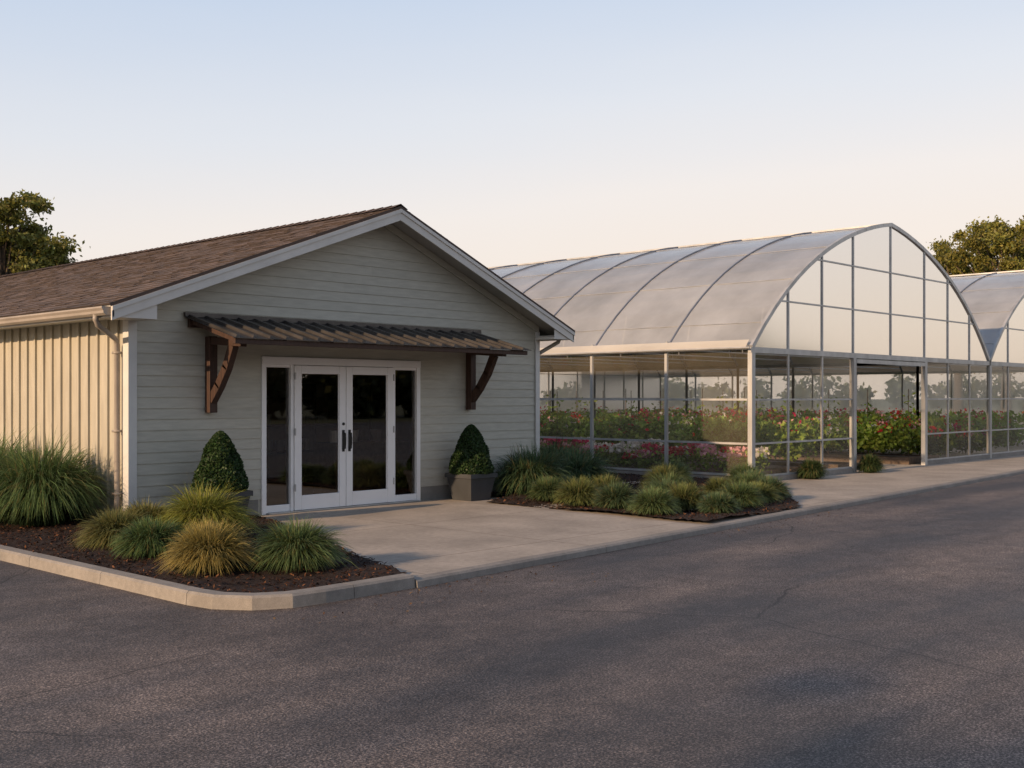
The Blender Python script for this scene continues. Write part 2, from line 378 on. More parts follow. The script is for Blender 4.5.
mb.box(-.04,-.004,.1,YB,.18,.26)
mb.build('board_and_batten',M_bb,house)
mb=MB();mb.box(-.045,.075,-.045,-.0251,.2,2.80);mb.box(-.045,-.004,-.025,.10,.2,2.80)
mb.box(W-.075,W+.03,-.045,-.025,.2,2.80);mb.build('corner_boards',M_white,house,bevel=.004)
def roofside(x0,z0,x1,z1):
    mb=MB();L=math.hypot(x1-x0,z1-z0);n=int(L/.14)+1;ux,uz=(x1-x0)/L,(z1-z0)/L;nx,nz=-uz,ux
    if nz<0:nx,nz=-nx,-nz
    for k in range(n):
        s0=k*.14;s1=min(L,s0+.15);
        if s0>=L:break
        y=YF-.03-random.uniform(0,.2)
        while y<YB+.4:
            ln=random.choice((.12,.2,.28,.36));ya=max(y,YF-.03);yb=min(y+ln,YB+.4)
            if yb>ya:
                h=random.choice((.009,.012,.018))
                p0=(x0+ux*s0+nx*h,z0+uz*s0+nz*h);p1=(x0+ux*s1+nx*.002,z0+uz*s1+nz*.002);pb=(x0+ux*s0-nx*.004,z0+uz*s0-nz*.004)
                uv=[(ya,s0+.001),(yb,s0+.001),(yb,s0+.139),(ya,s0+.139)]
                mb.quad((p0[0],ya,p0[1]),(p0[0],yb,p0[1]),(p1[0],yb,p1[1]),(p1[0],ya,p1[1]),uv)
                mb.quad((pb[0],ya,pb[1]),(pb[0],yb,pb[1]),(p0[0],yb,p0[1]),(p0[0],ya,p0[1]),[(ya,s0+.001)]*4)
            y+=ln
    mb.quad((x0,YF-.03,z0-.03),(x1,YF-.03,z1-.03),(x1+nx*.014,YF-.03,z1+nz*.014),(x0+nx*.014,YF-.03,z0+nz*.014),[(0.05,.05)]*4)
    return mb
ex=.05
roofside(LX-ex,LZ-ex*sl,RX,RZ).build('roof_shingles_west',M_shingle,house)
roofside(RXX+ex,RRZ-ex*sr,RX,RZ).build('roof_shingles_east',M_shingle,house)
mb=MB();y=YF-.03;k=0
while y<YB:
    uv=[(k*.27,.03),(k*.27+.2,.03),(k*.27+.2,.12),(k*.27,.12)]
    z1=RZ+.036;h0=.012
    mb.quad((RX-.14,y,RZ-.14*sl+.022+h0),(RX,y,z1+h0),(RX,y+.22,z1),(RX-.14,y+.22,RZ-.14*sl+.022),uv)
    mb.quad((RX,y,z1+h0),(RX+.14,y,RZ-.14*sr+.022+h0),(RX+.14,y+.22,RZ-.14*sr+.022),(RX,y+.22,z1),uv)
    y+=.21;k+=1
mb.build('ridge_cap',M_shingle,house)
def slab(mb,xa,za,xb,zb,y0,y1,t0,t1):
    a=[(xa,za-t1),(xb,zb-t1),(xb,zb-t0),(xa,za-t0)]
    F=[(x,y0,z) for x,z in a];B=[(x,y1,z) for x,z in a]
    mb.poly(F);mb.poly(B[::-1])
    for i in range(4):
        j=(i+1)%4;mb.quad(F[i],B[i],B[j],F[j])
mb=MB();slab(mb,LX,LZ,RX,RZ,YF,YB+.38,.012,.085);slab(mb,RX,RZ,RXX,RRZ,YF,YB+.38,.012,.085)
mb.build('roof_deck_soffit',M_soffit,house)
mb=MB();slab(mb,LX-.03,LZ-.03*sl,RX,RZ,YF-.026,YF-.001,.031,.20);slab(mb,RX,RZ,RXX+.03,RRZ-.03*sr,YF-.026,YF-.001,.031,.20)
slab(mb,LX-.03,LZ-.03*sl,RX,RZ,YF-.044,YF-.027,.031,.085);slab(mb,RX,RZ,RXX+.03,RRZ-.03*sr,YF-.044,YF-.027,.031,.085)
mb.build('rake_fascia',M_fascia,house)
mb=MB();slab(mb,.0,zr(0),RX,RZ,-.05,-.026,.09,.2);slab(mb,RX,RZ,W,zr(W),-.05,-.026,.09,.2);mb.build('frieze_board',M_siding,house)
mb=MB();mb.box(LX,-.006,YF,YB,LZ-.135,LZ-.10);mb.box(LX-.02,LX-.001,YF-.026,YB,LZ-.17,LZ-.02)
mb.box(W+.006,RXX,YF,YB,RRZ-.135,RRZ-.10);mb.box(RXX+.001,RXX+.02,YF-.026,YB,RRZ-.17,RRZ-.02)
mb.poly([(LX,YF+.001,LZ-.17),(.10,YF+.001,LZ-.17),(.10,YF+.001,zr(.10)-.19),(LX,YF+.001,LZ-.12)])
mb.poly([(RXX,YF+.001,RRZ-.17),(W-.1,YF+.001,RRZ-.17),(W-.1,YF+.001,zr(W-.1)-.19),(RXX,YF+.001,RRZ-.12)][::-1])
mb.box(LX,.10,YF+.003,-.05,LZ-.172,LZ-.136);mb.box(W-.1,RXX,YF+.003,-.05,RRZ-.172,RRZ-.136)
mb.build('eave_soffit',M_fascia,house)
mb=MB();prof=[(0,.0),(0,-.10),(-.06,-.105),(-.09,-.08),(-.095,-.05),(-.115,-.02),(-.115,.0),(-.105,.0),(-.10,-.015),(-.08,-.05),(-.06,-.09),(-.01,-.09),(-.01,0)]
gx,gz=LX-.022,LZ-.045
F=[(gx+p[0],YF+.02,gz+p[1]) for p in prof];B=[(gx+p[0],YB,gz+p[1]) for p in prof]
for i in range(len(prof)):
    j=(i+1)%len(prof);mb.quad(F[i],B[i],B[j],F[j])
mb.poly([F[0],F[1],F[2],F[3],F[4],F[5],F[6]])
mb.build('gutter',M_gutter,house)
mb=MB();r=.036
mb.tube([(gx-.05,-.20,gz-.08),(gx-.05,-.20,gz-.15),(gx-.01,-.17,gz-.21),(-.12,.13,gz-.36),(-.085,.17,gz-.43),(-.085,.17,.32),(-.085,.17,.22),(-.16,.17,.12)],r,10)
for zz in (2.2,1.2,.4): mb.box(-.13,-.035,.12,.22,zz,zz+.03)
mb.build('downspout',M_gutter,house,smooth=True)
mb=MB();mb.tube([(RXX+.02,-.2,RRZ-.12),(RXX-.02,-.2,RRZ-.2),(W+.07,-.0,RRZ-.4),(W+.07,.05,RRZ-.5),(W+.07,.05,.15)],r,10);mb.build('downspout_east',M_gutter,house,smooth=True)
mb=MB();mb.tube([(RX-.28,-.02,4.2),(RX-.28,-.08,4.2)],.05,12);mb.build('gable_vent',M_fascia,house)

# doors
mb=MB()
fy0,fy1=-.035,.10
mb.box(DX0-.0,DX0+.075,fy0,fy1,0,DT-.09);mb.box(DX1-.075,DX1,fy0,fy1,0,DT-.09);mb.box(DX0,DX1,fy0-.01,fy1,DT-.089,DT+.02)
mb.box(2.445,2.495,fy0,fy1,.02,DT-.09);mb.box(4.355,4.405,fy0,fy1,.02,DT-.09)
for a,c in ((DX0+.076,2.444),(4.406,DX1-.076)):
    mb.box(a,c,fy0+.02,fy1-.02,.021,.12);mb.box(a,c,fy0+.02,fy1-.02,DT-.13,DT-.0895)
mb.build('door_frame',M_door,house,bevel=.005)
mb=MB();mb.box(DX0+.076,DX1-.076,-.10,.12,.004,.02);mb.build('door_threshold',M_steel,house)
mb=MB();gm=MB()
for a,c in ((2.50,3.42),(3.43,4.35)):
    y0,y1=-.055,.0
    mb.box(a,a+.115,y0,y1,.025,DT-.095);mb.box(c-.115,c,y0,y1,.025,DT-.095)
    mb.box(a+.116,c-.116,y0+.002,y1,.025,.235);mb.box(a+.116,c-.116,y0+.002,y1,DT-.215,DT-.095)
    for (p,q,r_,s_) in ((a+.116,a+.13,.236,DT-.216),(c-.13,c-.116,.236,DT-.216)): mb.box(p,q,y0+.012,y1-.01,r_,s_)
    gm.quad((a+.1,-.03,.2),(c-.1,-.03,.2),(c-.1,-.03,DT-.18),(a+.1,-.03,DT-.18))
mb.build('door_leaves',M_door,house,bevel=.006)
for a,c in ((DX0+.05,2.46),(4.39,DX1-.05)): gm.quad((a,.02,.08),(c,.02,.08),(c,.02,DT-.1),(a,.02,DT-.1))
gm.build('door_glass',M_glass,house)
mb=MB()
for x in (3.37,3.485):
    mb.tube([(x,-.056,.88),(x,-.10,.89),(x,-.105,.95),(x,-.105,1.05),(x,-.10,1.11),(x,-.056,1.12)],.012,8);mb.box(x-.022,x+.022,-.063,-.056,.84,1.16)
mb.tube([(3.37,-.055,1.25),(3.37,-.07,1.25)],.022,12)
mb.build('door_hardware',M_black,house)
mb=MB()
for zz in (.3,1.1,1.9): mb.box(2.493,2.507,-.075,-.05,zz,zz+.1);mb.box(4.343,4.357,-.075,-.05,zz,zz+.1)
mb.build('hinges',M_steel,house)
mb=MB();mb.quad((.3,.15,.01),(7.4,.15,.01),(7.4,4.6,.01),(.3,4.6,.01));mb.build('shop_floor',M_ifloor,house)
mb=MB();mb.quad((.3,4.6,0),(7.4,4.6,0),(7.4,4.6,2.5),(.3,4.6,2.5));mb.quad((.3,.13,0),(.3,4.6,0),(.3,4.6,2.5),(.3,.13,2.5));mb.quad((7.4,.13,0),(7.4,4.6,0),(7.4,4.6,2.5),(7.4,.13,2.5));mb.quad((.3,.13,2.5),(7.4,.13,2.5),(7.4,4.6,2.5),(.3,4.6,2.5));mb.build('shop_walls',M_dark,house)
mb=MB();mb.box(4.2,5.8,1.2,1.8,.02,.9);mb.box(2.7,3.5,2.6,3.2,.02,.75)
for zz in (.1,.6,1.1,1.6): mb.box(4.6,7.3,4.1,4.55,zz,zz+.04)
for x in (4.6,5.9,7.25): mb.box(x,x+.05,4.05,4.57,.02,1.9)
mb.build('shop_counter_shelves',M_wood2,house)
mb=MB()
for k in range(26):
    x=random.uniform(4.7,7.1);zz=random.choice((.14,.64,1.14,1.64));s_=random.uniform(.05,.11);mb.tube([(x,4.3,zz+.002),(x,4.3,zz+s_*2)],[s_*.75,s_],10)
for x in (4.4,4.8,5.3): mb.tube([(x,1.5,.902),(x,1.5,1.1)],[.07,.1],12)
mb.build('stock_pots',M_white,house)

# ------------------------------------------------------------------ awning
aw=empty('entrance_awning',(0,0,0));AX0,AX1=.75,6.27;AZ0,AZ1,AP=2.72,2.40,-1.2
def az(y): return AZ0+(AZ1-AZ0)*(y/AP)
mb=MB();n=22;wd=(AX1-AX0)/n
for k in range(n):
    x=AX0+k*wd
    xs=[x,x+.035,x+.05,x+.085,x+.10,x+wd];hs=[.0,.0,.035,.035,.0,.0]
    jz=random.uniform(-.003,.003);yj=random.uniform(-.008,.008)
    for a in range(5):
        mb.quad((xs[a],-.03,az(-.03)+hs[a]+jz),(xs[a+1],-.03,az(-.03)+hs[a+1]+jz),(xs[a+1],AP+yj,AZ1+hs[a+1]+jz),(xs[a],AP+yj,AZ1+hs[a]+jz))
        mb.quad((xs[a],AP+yj,AZ1+hs[a]+jz),(xs[a+1],AP+yj,AZ1+hs[a+1]+jz),(xs[a+1],AP+yj,AZ1-.008),(xs[a],AP+yj,AZ1-.008))
mb.build('metal_sheet',M_metal,aw)
mb=MB();mb.beam((AX0,-.04,AZ0+.02),(AX1,-.04,AZ0+.02),.05,.06);mb.build('flashing',M_metal,aw)
mb=MB()
mb.beam((AX0+.05,AP+.07,AZ1-.045),(AX1-.05,AP+.07,AZ1-.045),.06,.065)
mb.beam((AX0+.05,-.06,AZ0-.09),(AX1-.05,-.06,AZ0-.09),.06,.12)
for x in np.linspace(AX0+.10,AX1-.10,8): mb.beam((x,-.1,az(-.1)-.05),(x,AP+.11,az(AP+.11)-.05),.045,.07)
mb.build('timber_frame',M_wood,aw,bevel=.004)
for bx in (1.12,6.0):
    mb=MB()
    mb.box(bx-.06,bx+.06,-.15,-.03,1.44,2.46)
    mb.beam((bx,-.151,2.40),(bx,-.86,2.35),.10,.10)
    pts=[(bx,-.13,1.62),(bx,-.30,1.80),(bx,-.48,2.04),(bx,-.62,2.31)]
    for a,c in zip(pts[:-1],pts[1:]):
        a=Vector(a);c=Vector(c);d=(c-a).normalized()*.02;mb.beam(a-d,c+d,.095,.12)
    mb.build('bracket',M_wood,aw,bevel=.006)

# ------------------------------------------------------------------ greenhouses
pf=np.polyfit([0,1.32,2.54,4.1,6.04],[0,1.18,1.93,2.57,3.01],4)
HW=6.04
def rise(u):
    u=u if u<=HW else 2*HW-u
    return float(np.polyval(pf,u))
EZ=2.61;GY0,GY1=-1.9,17.6
def greenhouse(gx0,first):
    G=empty('greenhouse',(0,0,0));xm=gx0+HW;gx1=gx0+2*HW
    us=np.r_[np.linspace(0,HW,15),np.linspace(HW,2*HW,15)[1:]]
    prof=[(gx0+u,EZ+rise(u)) for u in us]
    mb=MB()
    ys=[GY0+.0]+list(np.arange(GY0+1.95,GY1,1.95))+[GY1]
    for y0,y1 in zip(ys[:-1],ys[1:]):
        for k,((xa,za),(xb,zb)) in enumerate(zip(prof[:-1],prof[1:])):
            sg=-.02
            ym=(y0+y1)/2
            mb.quad((xa,y0,za),(xb,y0,zb),(xb,ym,zb+sg),(xa,ym,za+sg));mb.quad((xa,ym,za+sg),(xb,ym,zb+sg),(xb,y1,zb),(xa,y1,za))
    mb.build('roof_skin',M_roofpoly,G,smooth=True)
    mb=MB();bw=MB()
    for k,y in enumerate(ys):
        bw.tube([(x,y,z-.03) for x,z in prof],.028,6)
        bw.tube([(x,y,z+.02) for x,z in prof],.018,5)
        if k not in (0,len(ys)-1): mb.tube([(gx0,y,EZ+.15),(gx1,y,EZ+.15)],.02,6);mb.tube([(xm,y,EZ+.15),(xm,y,EZ+2.98)],.014,5);mb.tube([(xm-2.5,y,EZ+.15),(xm-1.9,y,EZ+2.55)],.012,5);mb.tube([(xm+2.5,y,EZ+.15),(xm+1.9,y,EZ+2.55)],.012,5)
        for xx in (gx0,gx1): mb.box(xx-.03,xx+.03,y-.03,y+.03,.1,EZ)
    for u in (1.0,2.4,4.1,7.98,9.68,11.08):
        x=gx0+u;z=EZ+rise(u)-.075;bw.tube([(x,GY0,z),(x,GY1,z)],.018,5)
    for u in (.5,1.7,3.2,5.0): # thin clamping battens over the sheet
        x=gx0+u;z=EZ+rise(u)+.004;mb.tube([(x,GY0,z),(x,GY1,z)],.008,4)
    mb.box(xm-.05,xm+.05,GY0-.02,GY1,EZ+3.01,EZ+3.05)
    bw.build('roof_bows',M_bow,G)
    for (xa,za),(xb,zb) in zip(prof[:-1],prof[1:]):
        d=Vector((xb-xa,0,zb-za)).normalized()*.004
        mb.beam((xa-d.x,GY0-.03,za-d.z),(xb+d.x,GY0-.03,zb+d.z),.07,.085,(0,0,1))
    for xx in (gx0,gx1):
        mb.box(xx-.05,xx+.05,GY0,GY1,EZ-.05,EZ+.04)
    for xx in ((gx0,) if first else ()):
        for zz in (.14,.75,1.6): mb.box(xx-.022,xx+.022,GY0+.05,GY1,zz-.02,zz+.02)
    cols_=[0,1.38,2.78,4.18,HW,7.90,9.30,10.70,2*HW]
    yF=GY0-.03
    mb.box(gx0-.07,gx1-(.0 if first else -.07),yF-.035,yF+.035,EZ-.11,EZ-.0)
    for k,u in enumerate(cols_):
        x=gx0+u;zt=EZ+rise(u)-.03
        th=.06 if k in (0,8) else (.065 if k in (3,5) else .022)
        if k!=4 and not (k==8 and first): mb.box(x-th,x+th,yF-th*.8,yF+th*.8,0,EZ-.112)
        if 0<k<8: mb.box(x-.02,x+.02,yF-.02,yF+.02,EZ+.001,zt)
    for zz in (.12,.75,1.6):
        for a,c in ((0,4.18),(7.9,2*HW)): mb.box(gx0+a+.06,gx0+c-.06,yF-.018,yF+.018,zz-.018,zz+.018)
    for zz in (EZ+.95,EZ+1.9):
        u=0
        while rise(u)<zz-EZ: u+=.02
        mb.box(gx0+u,gx1-u,yF-.017,yF+.017,zz-.016,zz+.016)
    mb.box(gx0+4.25,gx0+7.83,yF-.06,yF-.036,EZ-.22,EZ-.13)
    for k,u in enumerate(cols_):
        x=gx0+u;mb.box(x-.025,x+.025,GY1-.03,GY1+.03,0,EZ+rise(u)-.03)
    for zz in (.75,1.6,EZ,EZ+.95,EZ+1.9):
        u=0
        while rise(u)<zz-EZ: u+=.02
        mb.box(gx0+u+.03,gx1-u-.03,GY1-.019,GY1+.019,zz-.016,zz+.016)
    mb.build('steel_frame',M_steel,G)
    yg=yF+.003
    mb=MB();mb.poly([(x,yg,z) for x,z in prof]);mb.build('gable_glazing',M_gable,G)
    mb=MB();mb.poly([(gx1,GY1,0.0)]+[(gx0,GY1,0.0)]+[(x,GY1,z) for x,z in prof]);mb.build('rear_glazing',M_backpoly,G)
    mb=MB()
    for a,c in ((0,4.18),(7.9,2*HW)): mb.quad((gx0+a,yg,.1),(gx0+c,yg,.1),(gx0+c,yg,EZ-.06),(gx0+a,yg,EZ-.06))
    if first: mb.quad((gx0,GY0,.1),(gx0,GY1,.1),(gx0,GY1,EZ),(gx0,GY0,EZ))
    mb.build('wall_glazing',M_wallpoly,G)
    if not first:
        mb=MB();mb.quad((gx1,GY0,.1),(gx1,GY1,.1),(gx1,GY1,EZ),(gx1,GY0,EZ));mb.build('east_glazing',M_backpoly,G)
    if first:
        mb=MB();n=40
        for k in range(n):
            y0=GY0+(GY1-GY0)*k/n;y1=GY0+(GY1-GY0)*(k+1)/n
            o0=.015*sin(k*1.7)+.01*sin(k*5);o1=.015*sin((k+1)*1.7)+.01*sin((k+1)*5)
            mb.quad((gx0-.04,y0,EZ+.14),(gx0-.04,y1,EZ+.14),(gx0-.17,y1,EZ-.02+o1),(gx0-.17,y0,EZ-.02+o0))
        mb.build('side_curtain',M_curt,G)
        mb=MB();mb.tube([(gx0-.17,GY0-.1,EZ-.02),(gx0-.17,GY1,EZ-.02)],.018,8);mb.build('curtain_roll',M_steel,G)
    mb=MB();mb.box(gx0+.07,gx0+4.1,yF-.05,yF+.05,0,.1);mb.box(gx0+7.98,gx1-.07,yF-.05,yF+.05,0,.1)
    if first: mb.box(gx0-.06,gx0+.06,GY0+.05,GY1,0,.1)
    mb.build('base_kerb',M_kerb,G)
    return G
greenhouse(11.72,True);greenhouse(11.72+2*HW,False)

# ------------------------------------------------------------------ crops
def obj(name,parts,mat_,loc=(0,0,0),parent=None):
    me=npmesh(name,*merge(parts),mat_);o=col(bpy.data.objects.new(name,me));o.location=loc
    if parent:o.parent=parent
    return o
def jitc(c,n,v=.35):
    return np.clip(np.array(c)[None]*rng.uniform(1-v,1+v,(n,1))*rng.uniform(.9,1.1,(n,3)),0,1)
def croprow(x0,x1,y0,y1,z0,z1,leafs,flower=0,name='crop_row',lsz=.05,fs=.045,ff=.55):
    parts=[];L=y1-y0;nc=int(L*(x1-x0)*5)
    cx=rng.uniform(x0,x1,nc);cy=rng.uniform(y0,y1,nc);hh=rng.uniform(.55,1,nc)*(z1-z0)
    shade=rng.uniform(.6,1.4,nc)
    per=leafs//nc+1
    idx=np.repeat(np.arange(nc),per);n=len(idx)
    rr=rng.normal(0,.13,(n,2));t=rng.uniform(0,1,n)**.7
    P=np.c_[cx[idx]+rr[:,0],cy[idx]+rr[:,1],z0+hh[idx]*t]
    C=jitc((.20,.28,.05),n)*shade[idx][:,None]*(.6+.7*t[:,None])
    parts.append(leaves(P,lsz,C))
    if flower:
        fc=np.array([(.6,.03,.04),(.72,.10,.16),(.9,.85,.8),(.65,.03,.12),(.85,.45,.5),(.7,.03,.03),(.9,.85,.78)])
        sel=np.where(rng.uniform(0,1,nc)<ff)[0]
        per=flower//len(sel)+1;kind=fc[rng.integers(0,7,nc)]
        idx=np.repeat(sel,per);n=len(idx)
        P=np.c_[cx[idx]+rng.normal(0,.10,n),cy[idx]+rng.normal(0,.10,n),z0+hh[idx]*rng.uniform(.75,1.12,n)]
        parts.append(leaves(P,fs,kind[idx]*rng.uniform(.7,1.2,(n,1)),np.tile([0,0,1.],(n,1)),.8,.9))
    return obj(name,parts,M_leaf)
ya,yb=-1.5,16.8
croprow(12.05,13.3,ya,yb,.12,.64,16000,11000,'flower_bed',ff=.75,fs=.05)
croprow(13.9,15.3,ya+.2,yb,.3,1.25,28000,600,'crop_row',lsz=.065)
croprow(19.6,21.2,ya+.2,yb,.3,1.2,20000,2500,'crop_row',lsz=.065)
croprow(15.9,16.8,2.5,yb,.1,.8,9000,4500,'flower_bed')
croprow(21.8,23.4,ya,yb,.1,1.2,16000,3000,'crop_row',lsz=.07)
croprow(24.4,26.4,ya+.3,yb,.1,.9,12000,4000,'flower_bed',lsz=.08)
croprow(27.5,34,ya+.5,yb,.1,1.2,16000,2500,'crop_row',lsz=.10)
parts=[];
for xx in (14.6,20.6):
    for y in np.arange(ya+.4,yb,1.1):
        h=rng.uniform(1.3,1.8);n=60;t=rng.uniform(.2,1,n)
        P=np.c_[xx+rng.normal(0,.12,n)+.1*np.sin(t*6+y),y+rng.normal(0,.12,n),h*t];parts.append(leaves(P,.055,jitc((.20,.28,.05),n)))
obj('staked_vines',parts,M_leaf)
mb=MB()
for xx in (14.6,20.6):
    for y in np.arange(ya+.4,yb,1.1): mb.tube([(xx,y,0),(xx,y,1.85)],.010,5)
mb.build('vine_stakes',M_wood2)
mb=MB()
for x0,x1 in ((11.98,13.4),(13.8,15.4),(19.5,21.3),(15.85,16.85)):
    for x in (x0,x1-.04): mb.box(x,x+.04,ya-.1,yb,0.003,.16)
    mb.box(x0+.04,x1-.04,ya-.1,ya-.06,.003,.16);mb.quad((x0+.04,ya-.06,.12),(x1-.04,ya-.06,.12),(x1-.04,yb,.12),(x0+.04,yb,.12))
mb.build('planting_bed_edging',M_wood2)

# ------------------------------------------------------------------ ornamental grasses : arching blades ending on a dome
def tuft(n,R,H,w,c0,c1,arch=.5,r0=.08,lowel=.0,wild=.06,dead=.12):
    az_=rng.uniform(0,2*math.pi,n);u=rng.uniform(lowel,1,n);el_=np.arcsin(np.clip(u,0,1))
    lump=1+.07*np.sin(az_*3+R*40)+.05*np.sin(az_*5+u*6+R*90)
    L=(1+rng.normal(0,wild,n)-rng.uniform(0,.35,n)*(rng.uniform(0,1,n)<.5))*lump
    o=np.c_[np.cos(az_),np.sin(az_)]
    er=R*L*np.cos(el_);ez=H*L*np.sin(el_)
    bb=o*(rng.uniform(0,r0,n))[:,None]+rng.normal(0,r0*.4,(n,2))
    mr=er*.42;mz=ez*.55+H*arch*np.cos(el_)**1.0+ .1*H
    tw=rng.normal(0,.5,n)
    side=np.c_[-np.sin(az_+tw),np.cos(az_+tw),rng.normal(0,.3,n)]
    wob=rng.normal(0,.05*R,(n,2))
    V=[];C=[];br=rng.uniform(.55,1.4,n)[:,None];kind=rng.uniform(0,1,n)[:,None]
    S=((0,.6),(.3,1),(.6,.85),(.85,.5),(1,.06))
    for s,ww in S:
        r=2*s*(1-s)*mr+s*s*er;z=2*s*(1-s)*mz+s*s*ez
        ctr=np.c_[bb+o*r[:,None]+wob*s*s,np.maximum(z,.008)]
        V+= [ctr-side*w*ww/2,ctr+side*w*ww/2]
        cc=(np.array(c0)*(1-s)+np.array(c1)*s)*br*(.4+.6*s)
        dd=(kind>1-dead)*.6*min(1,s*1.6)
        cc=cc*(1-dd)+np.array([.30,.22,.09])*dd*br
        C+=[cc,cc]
    V=np.stack(V,1).reshape(-1,3);C=np.stack(C,1).reshape(-1,3)
    base=np.arange(n)[:,None]*10
    F=np.concatenate([base+np.array([[k,k+1,k+3,k+2]]) for k in (0,2,4,6)],0)
    return V,F,C
def plant(name,x,y,R,H,n=3000,w=.008,c0=(.05,.085,.025),c1=(.13,.19,.07),z=.03,**k):
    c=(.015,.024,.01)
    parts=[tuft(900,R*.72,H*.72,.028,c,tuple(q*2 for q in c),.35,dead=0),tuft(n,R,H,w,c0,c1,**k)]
    return obj(name,parts,M_leaf,(x,y,z))
GR=((.05,.09,.03),(.15,.23,.08));OL=((.07,.085,.025),(.25,.25,.085));YE=((.08,.11,.02),(.38,.40,.08));OR=((.10,.11,.03),(.50,.40,.13))
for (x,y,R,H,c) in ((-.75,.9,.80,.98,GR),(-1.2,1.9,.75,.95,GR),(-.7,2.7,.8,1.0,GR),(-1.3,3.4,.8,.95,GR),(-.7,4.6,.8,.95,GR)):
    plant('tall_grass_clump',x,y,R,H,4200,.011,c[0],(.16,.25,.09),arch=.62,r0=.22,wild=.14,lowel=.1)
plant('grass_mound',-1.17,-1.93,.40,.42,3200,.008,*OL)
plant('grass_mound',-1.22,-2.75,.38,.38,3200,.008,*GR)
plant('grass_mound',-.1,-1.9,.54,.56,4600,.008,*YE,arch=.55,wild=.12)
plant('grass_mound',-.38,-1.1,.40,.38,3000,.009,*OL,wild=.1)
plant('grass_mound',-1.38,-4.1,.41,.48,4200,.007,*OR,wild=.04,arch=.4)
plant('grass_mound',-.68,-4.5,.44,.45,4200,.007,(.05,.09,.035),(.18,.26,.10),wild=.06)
RB=[(6.15,-1.67,.31,.40),(5.9,-2.5,.36,.44),(5.85,-3.25,.34,.42),(5.6,-4.1,.33,.40),(6.5,-4.0,.34,.42),(6.35,-4.65,.30,.34),
 (7.35,-4.4,.36,.40),(8.0,-4.3,.34,.38),(7.0,-3.3,.36,.42),(7.9,-2.7,.38,.44),(6.9,-2.2,.38,.46),(8.75,-4.05,.33,.40),(9.3,-3.3,.36,.42),(8.2,-3.5,.34,.42),(10.0,-3.0,.36,.42),(10.7,-2.4,.36,.44),(8.9,-1.9,.42,.5),(10.2,-1.2,.42,.5)]
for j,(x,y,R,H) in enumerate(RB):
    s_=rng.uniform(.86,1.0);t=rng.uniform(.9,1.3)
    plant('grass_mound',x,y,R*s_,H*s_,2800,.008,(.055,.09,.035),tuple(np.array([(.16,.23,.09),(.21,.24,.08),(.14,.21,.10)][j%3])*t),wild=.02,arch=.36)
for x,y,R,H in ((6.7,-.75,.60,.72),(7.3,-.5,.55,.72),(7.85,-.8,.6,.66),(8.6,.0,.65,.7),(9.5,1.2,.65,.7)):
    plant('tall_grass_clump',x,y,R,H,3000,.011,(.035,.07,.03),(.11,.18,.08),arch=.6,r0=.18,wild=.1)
for x,y in ((13.55,-2.2),(16.15,-2.2)):
    plant('grass_mound',x,y,.26,.42,1800,.014,(.03,.055,.02),(.08,.12,.04),z=0,wild=.03)

# ------------------------------------------------------------------ topiary in pots
def topiary(x,y):
    T=empty('potted_topiary',(x,y,0))
    mb=MB()
    def ring(h,z): return [(-h,-h,z),(h,-h,z),(h,h,z),(-h,h,z)]
    R_=[ring(.21,0.002),ring(.275,.36),ring(.30,.362),ring(.30,.43),ring(.265,.43),ring(.26,.38)]
    mb.poly(R_[0][::-1])
    for a,c in zip(R_[:-1],R_[1:]):
        for i in range(4):
            j=(i+1)%4;mb.quad(a[i],a[j],c[j],c[i])
    mb.build('pot',M_pot,T,bevel=.008)
    mb=MB();mb.poly(ring(.262,.385));mb.build('soil',M_mulch,T)
    H=.80;R0=.34
    def prof(t): return R0*np.where(t<.14,np.sqrt(np.clip(1-((.14-t)/.14)**2,0,1))*.4+.6,(np.clip(1-t,0,1)/.86)**.55)
    n=14000;t=rng.uniform(0,1,n)**1.2;a=rng.uniform(0,2*math.pi,n)
    lump=1+.04*np.sin(a*5+t*9)+.035*np.sin(a*3-t*17)
    r=prof(t)*lump*rng.uniform(.86,1.06,n)
    P=np.c_[r*np.cos(a),r*np.sin(a),.40+H*t];nr=np.c_[np.cos(a),np.sin(a),np.full(n,.5)]
    C=jitc((.034,.068,.020),n,.55)
    me=npmesh('cone_foliage',*leaves(P,.019,C,nr,1.0,.6),M_leaf);o=col(bpy.data.objects.new('cone_foliage',me));o.parent=T
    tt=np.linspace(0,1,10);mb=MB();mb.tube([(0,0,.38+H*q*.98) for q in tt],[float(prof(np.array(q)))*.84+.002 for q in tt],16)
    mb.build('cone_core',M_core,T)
    mb=MB();mb.tube([(0,0,.37),(0,0,.5)],.03);mb.build('stem',M_bark,T)
topiary(.97,-.55);topiary(5.62,-.48)

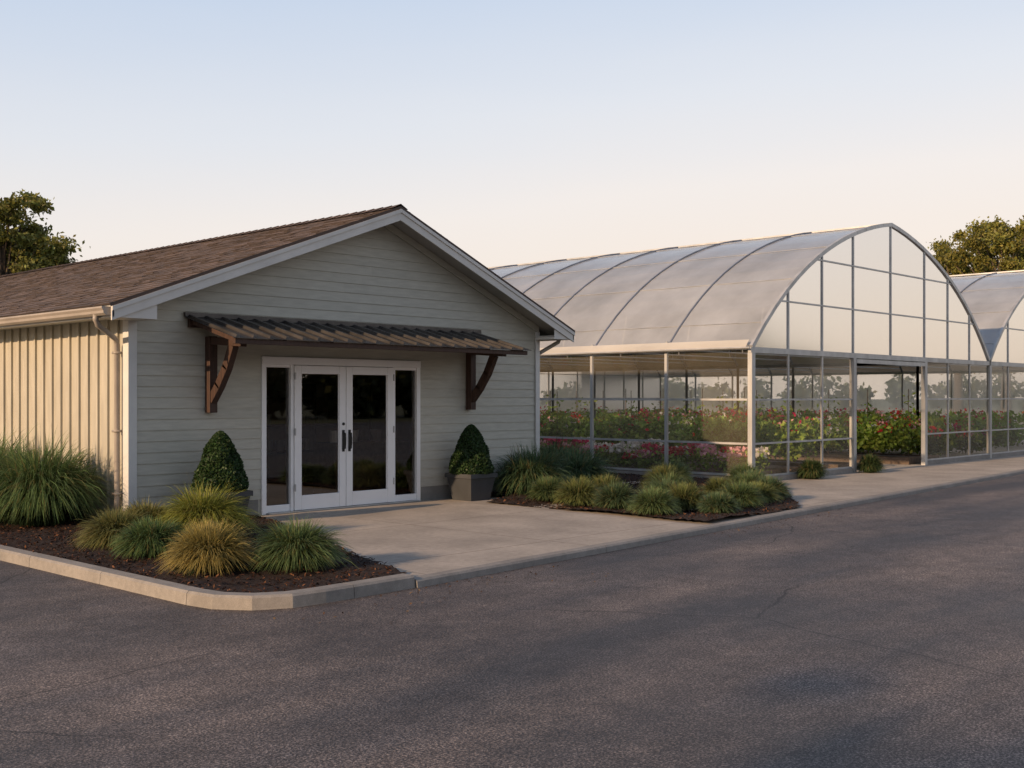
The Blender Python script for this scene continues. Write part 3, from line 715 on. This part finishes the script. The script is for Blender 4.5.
# ------------------------------------------------------------------ trees
def tree(name,x,y,h,cr,nleaf=32000,leaf=.12,warm=.0,K=60):
    T=empty(name,(x,y,-.1));mb=MB()
    mb.tube([(0,0,0),(.05,0,h*.15),(.12,.05,h*.35),(.05,.1,h*.6),(.1,.05,h*.85)],[h*.03,h*.023,h*.018,h*.011,h*.003],10)
    parts=[]
    for k in range(K):
        while True:
            p=rng.uniform(-1,1,3)
            if np.linalg.norm(p)<1 and np.linalg.norm(p)>.35: break
        c=np.array([p[0]*cr,p[1]*cr,h*.6+p[2]*h*.36])
        rad=rng.uniform(.14,.28)*cr
        z0=h*rng.uniform(.3,.55);m_=(c*np.array([.5,.5,1])+np.array([0,0,z0]))/2;m_[2]=(z0+c[2])/2
        mb.tube([(0.08,.05,z0),tuple(m_),tuple(c)],[h*.008,h*.005,h*.0015],5)
        n=nleaf//K;q=rng.normal(size=(n,3));q/=np.linalg.norm(q,axis=1)[:,None];q*=((rng.uniform(.1,1,n)**.6)*rad*(1+.25*rng.normal(size=n)))[:,None]*np.array([1,1,.7])
        lum=rng.uniform(.6,1.35)
        C=jitc((.13,.14,.04),n,.4)*lum+np.array([.10,.065,.0])*warm*rng.uniform(0,1,(n,1))
        parts.append(leaves(c+q,leaf,C))
    mb.build('trunk_limbs',M_bark,T,smooth=True)
    me=npmesh('crown',*merge(parts),M_leaf);o=col(bpy.data.objects.new('crown',me));o.parent=T
def place(px,depth):
    a=(px-512)/f_px;return -7.06+depth*(.728+a*.686),-13.33+depth*(.686-a*.728)
x,y=place(2,46);tree('tree',x,y,10.8,2.6,46000,.10,.6,130)
x,y=place(24,64);tree('tree',x,y,12.4,2.3,30000,.12,.6,90)
x,y=place(1006,74);tree('tree',x,y,14.4,4.0,48000,.12,1.2,110)
x,y=place(958,86);tree('tree',x,y,15.0,3.0,36000,.13,1.2,90)
x,y=place(1060,80);tree('tree',x,y,15.6,4.2,24000,.15,1.2,80)

def treeline(name,pts,leaf=.55,per=420,lo=.45):
    parts=[]
    for (x,y,h) in pts:
        n=per;q=rng.normal(size=(n,3));q/=np.linalg.norm(q,axis=1)[:,None]
        lump=1+.25*np.sin(q[:,0]*5+x)+.2*np.sin(q[:,2]*7+y)
        q*=(lump*rng.uniform(lo,1,n))[:,None]
        P=np.c_[x+q[:,0]*h*.42,y+q[:,1]*h*.42,np.maximum(h*.5+q[:,2]*h*.5,0)]
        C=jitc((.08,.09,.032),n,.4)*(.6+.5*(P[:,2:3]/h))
        parts.append(leaves(P,leaf,C))
    return obj(name,parts,M_leaf)
pts=[]
for x in np.arange(-60,150,2.6): pts.append((x+rng.uniform(-1,1),92+rng.uniform(-5,8),rng.uniform(2.6,3.8)))
for y in np.arange(-60,90,2.6): pts.append((125+rng.uniform(-4,4),y,rng.uniform(3,5)))
treeline('unseen_shade_trees',pts,.4,220)
pts=[]
for x in np.arange(-20,115,3.2): pts+=[(x+rng.uniform(-2,2),-62+rng.uniform(-5,4),rng.uniform(6,10)),(x+rng.uniform(-2,2),-60,4.0)]
treeline('unseen_shade_trees',pts,.6,420)
pts=[(-33+rng.uniform(-3,2),y,h) for y,h in ((-13.0,12),(-17,14.5),(-21.5,15),(-27,14),(-32,14),(-38,13))]  # unseen tall row, added sunward to throw shade over the near asphalt
treeline('unseen_shade_trees',pts,.40,1600,.2)
pts=[(-40,-4.5,8.5),(-44,2,7),(-41,9,8),(-40,16,9)]  # unseen lower clumps, added on the sun side to break up low light
treeline('unseen_shade_trees',pts,.40,500,.3)
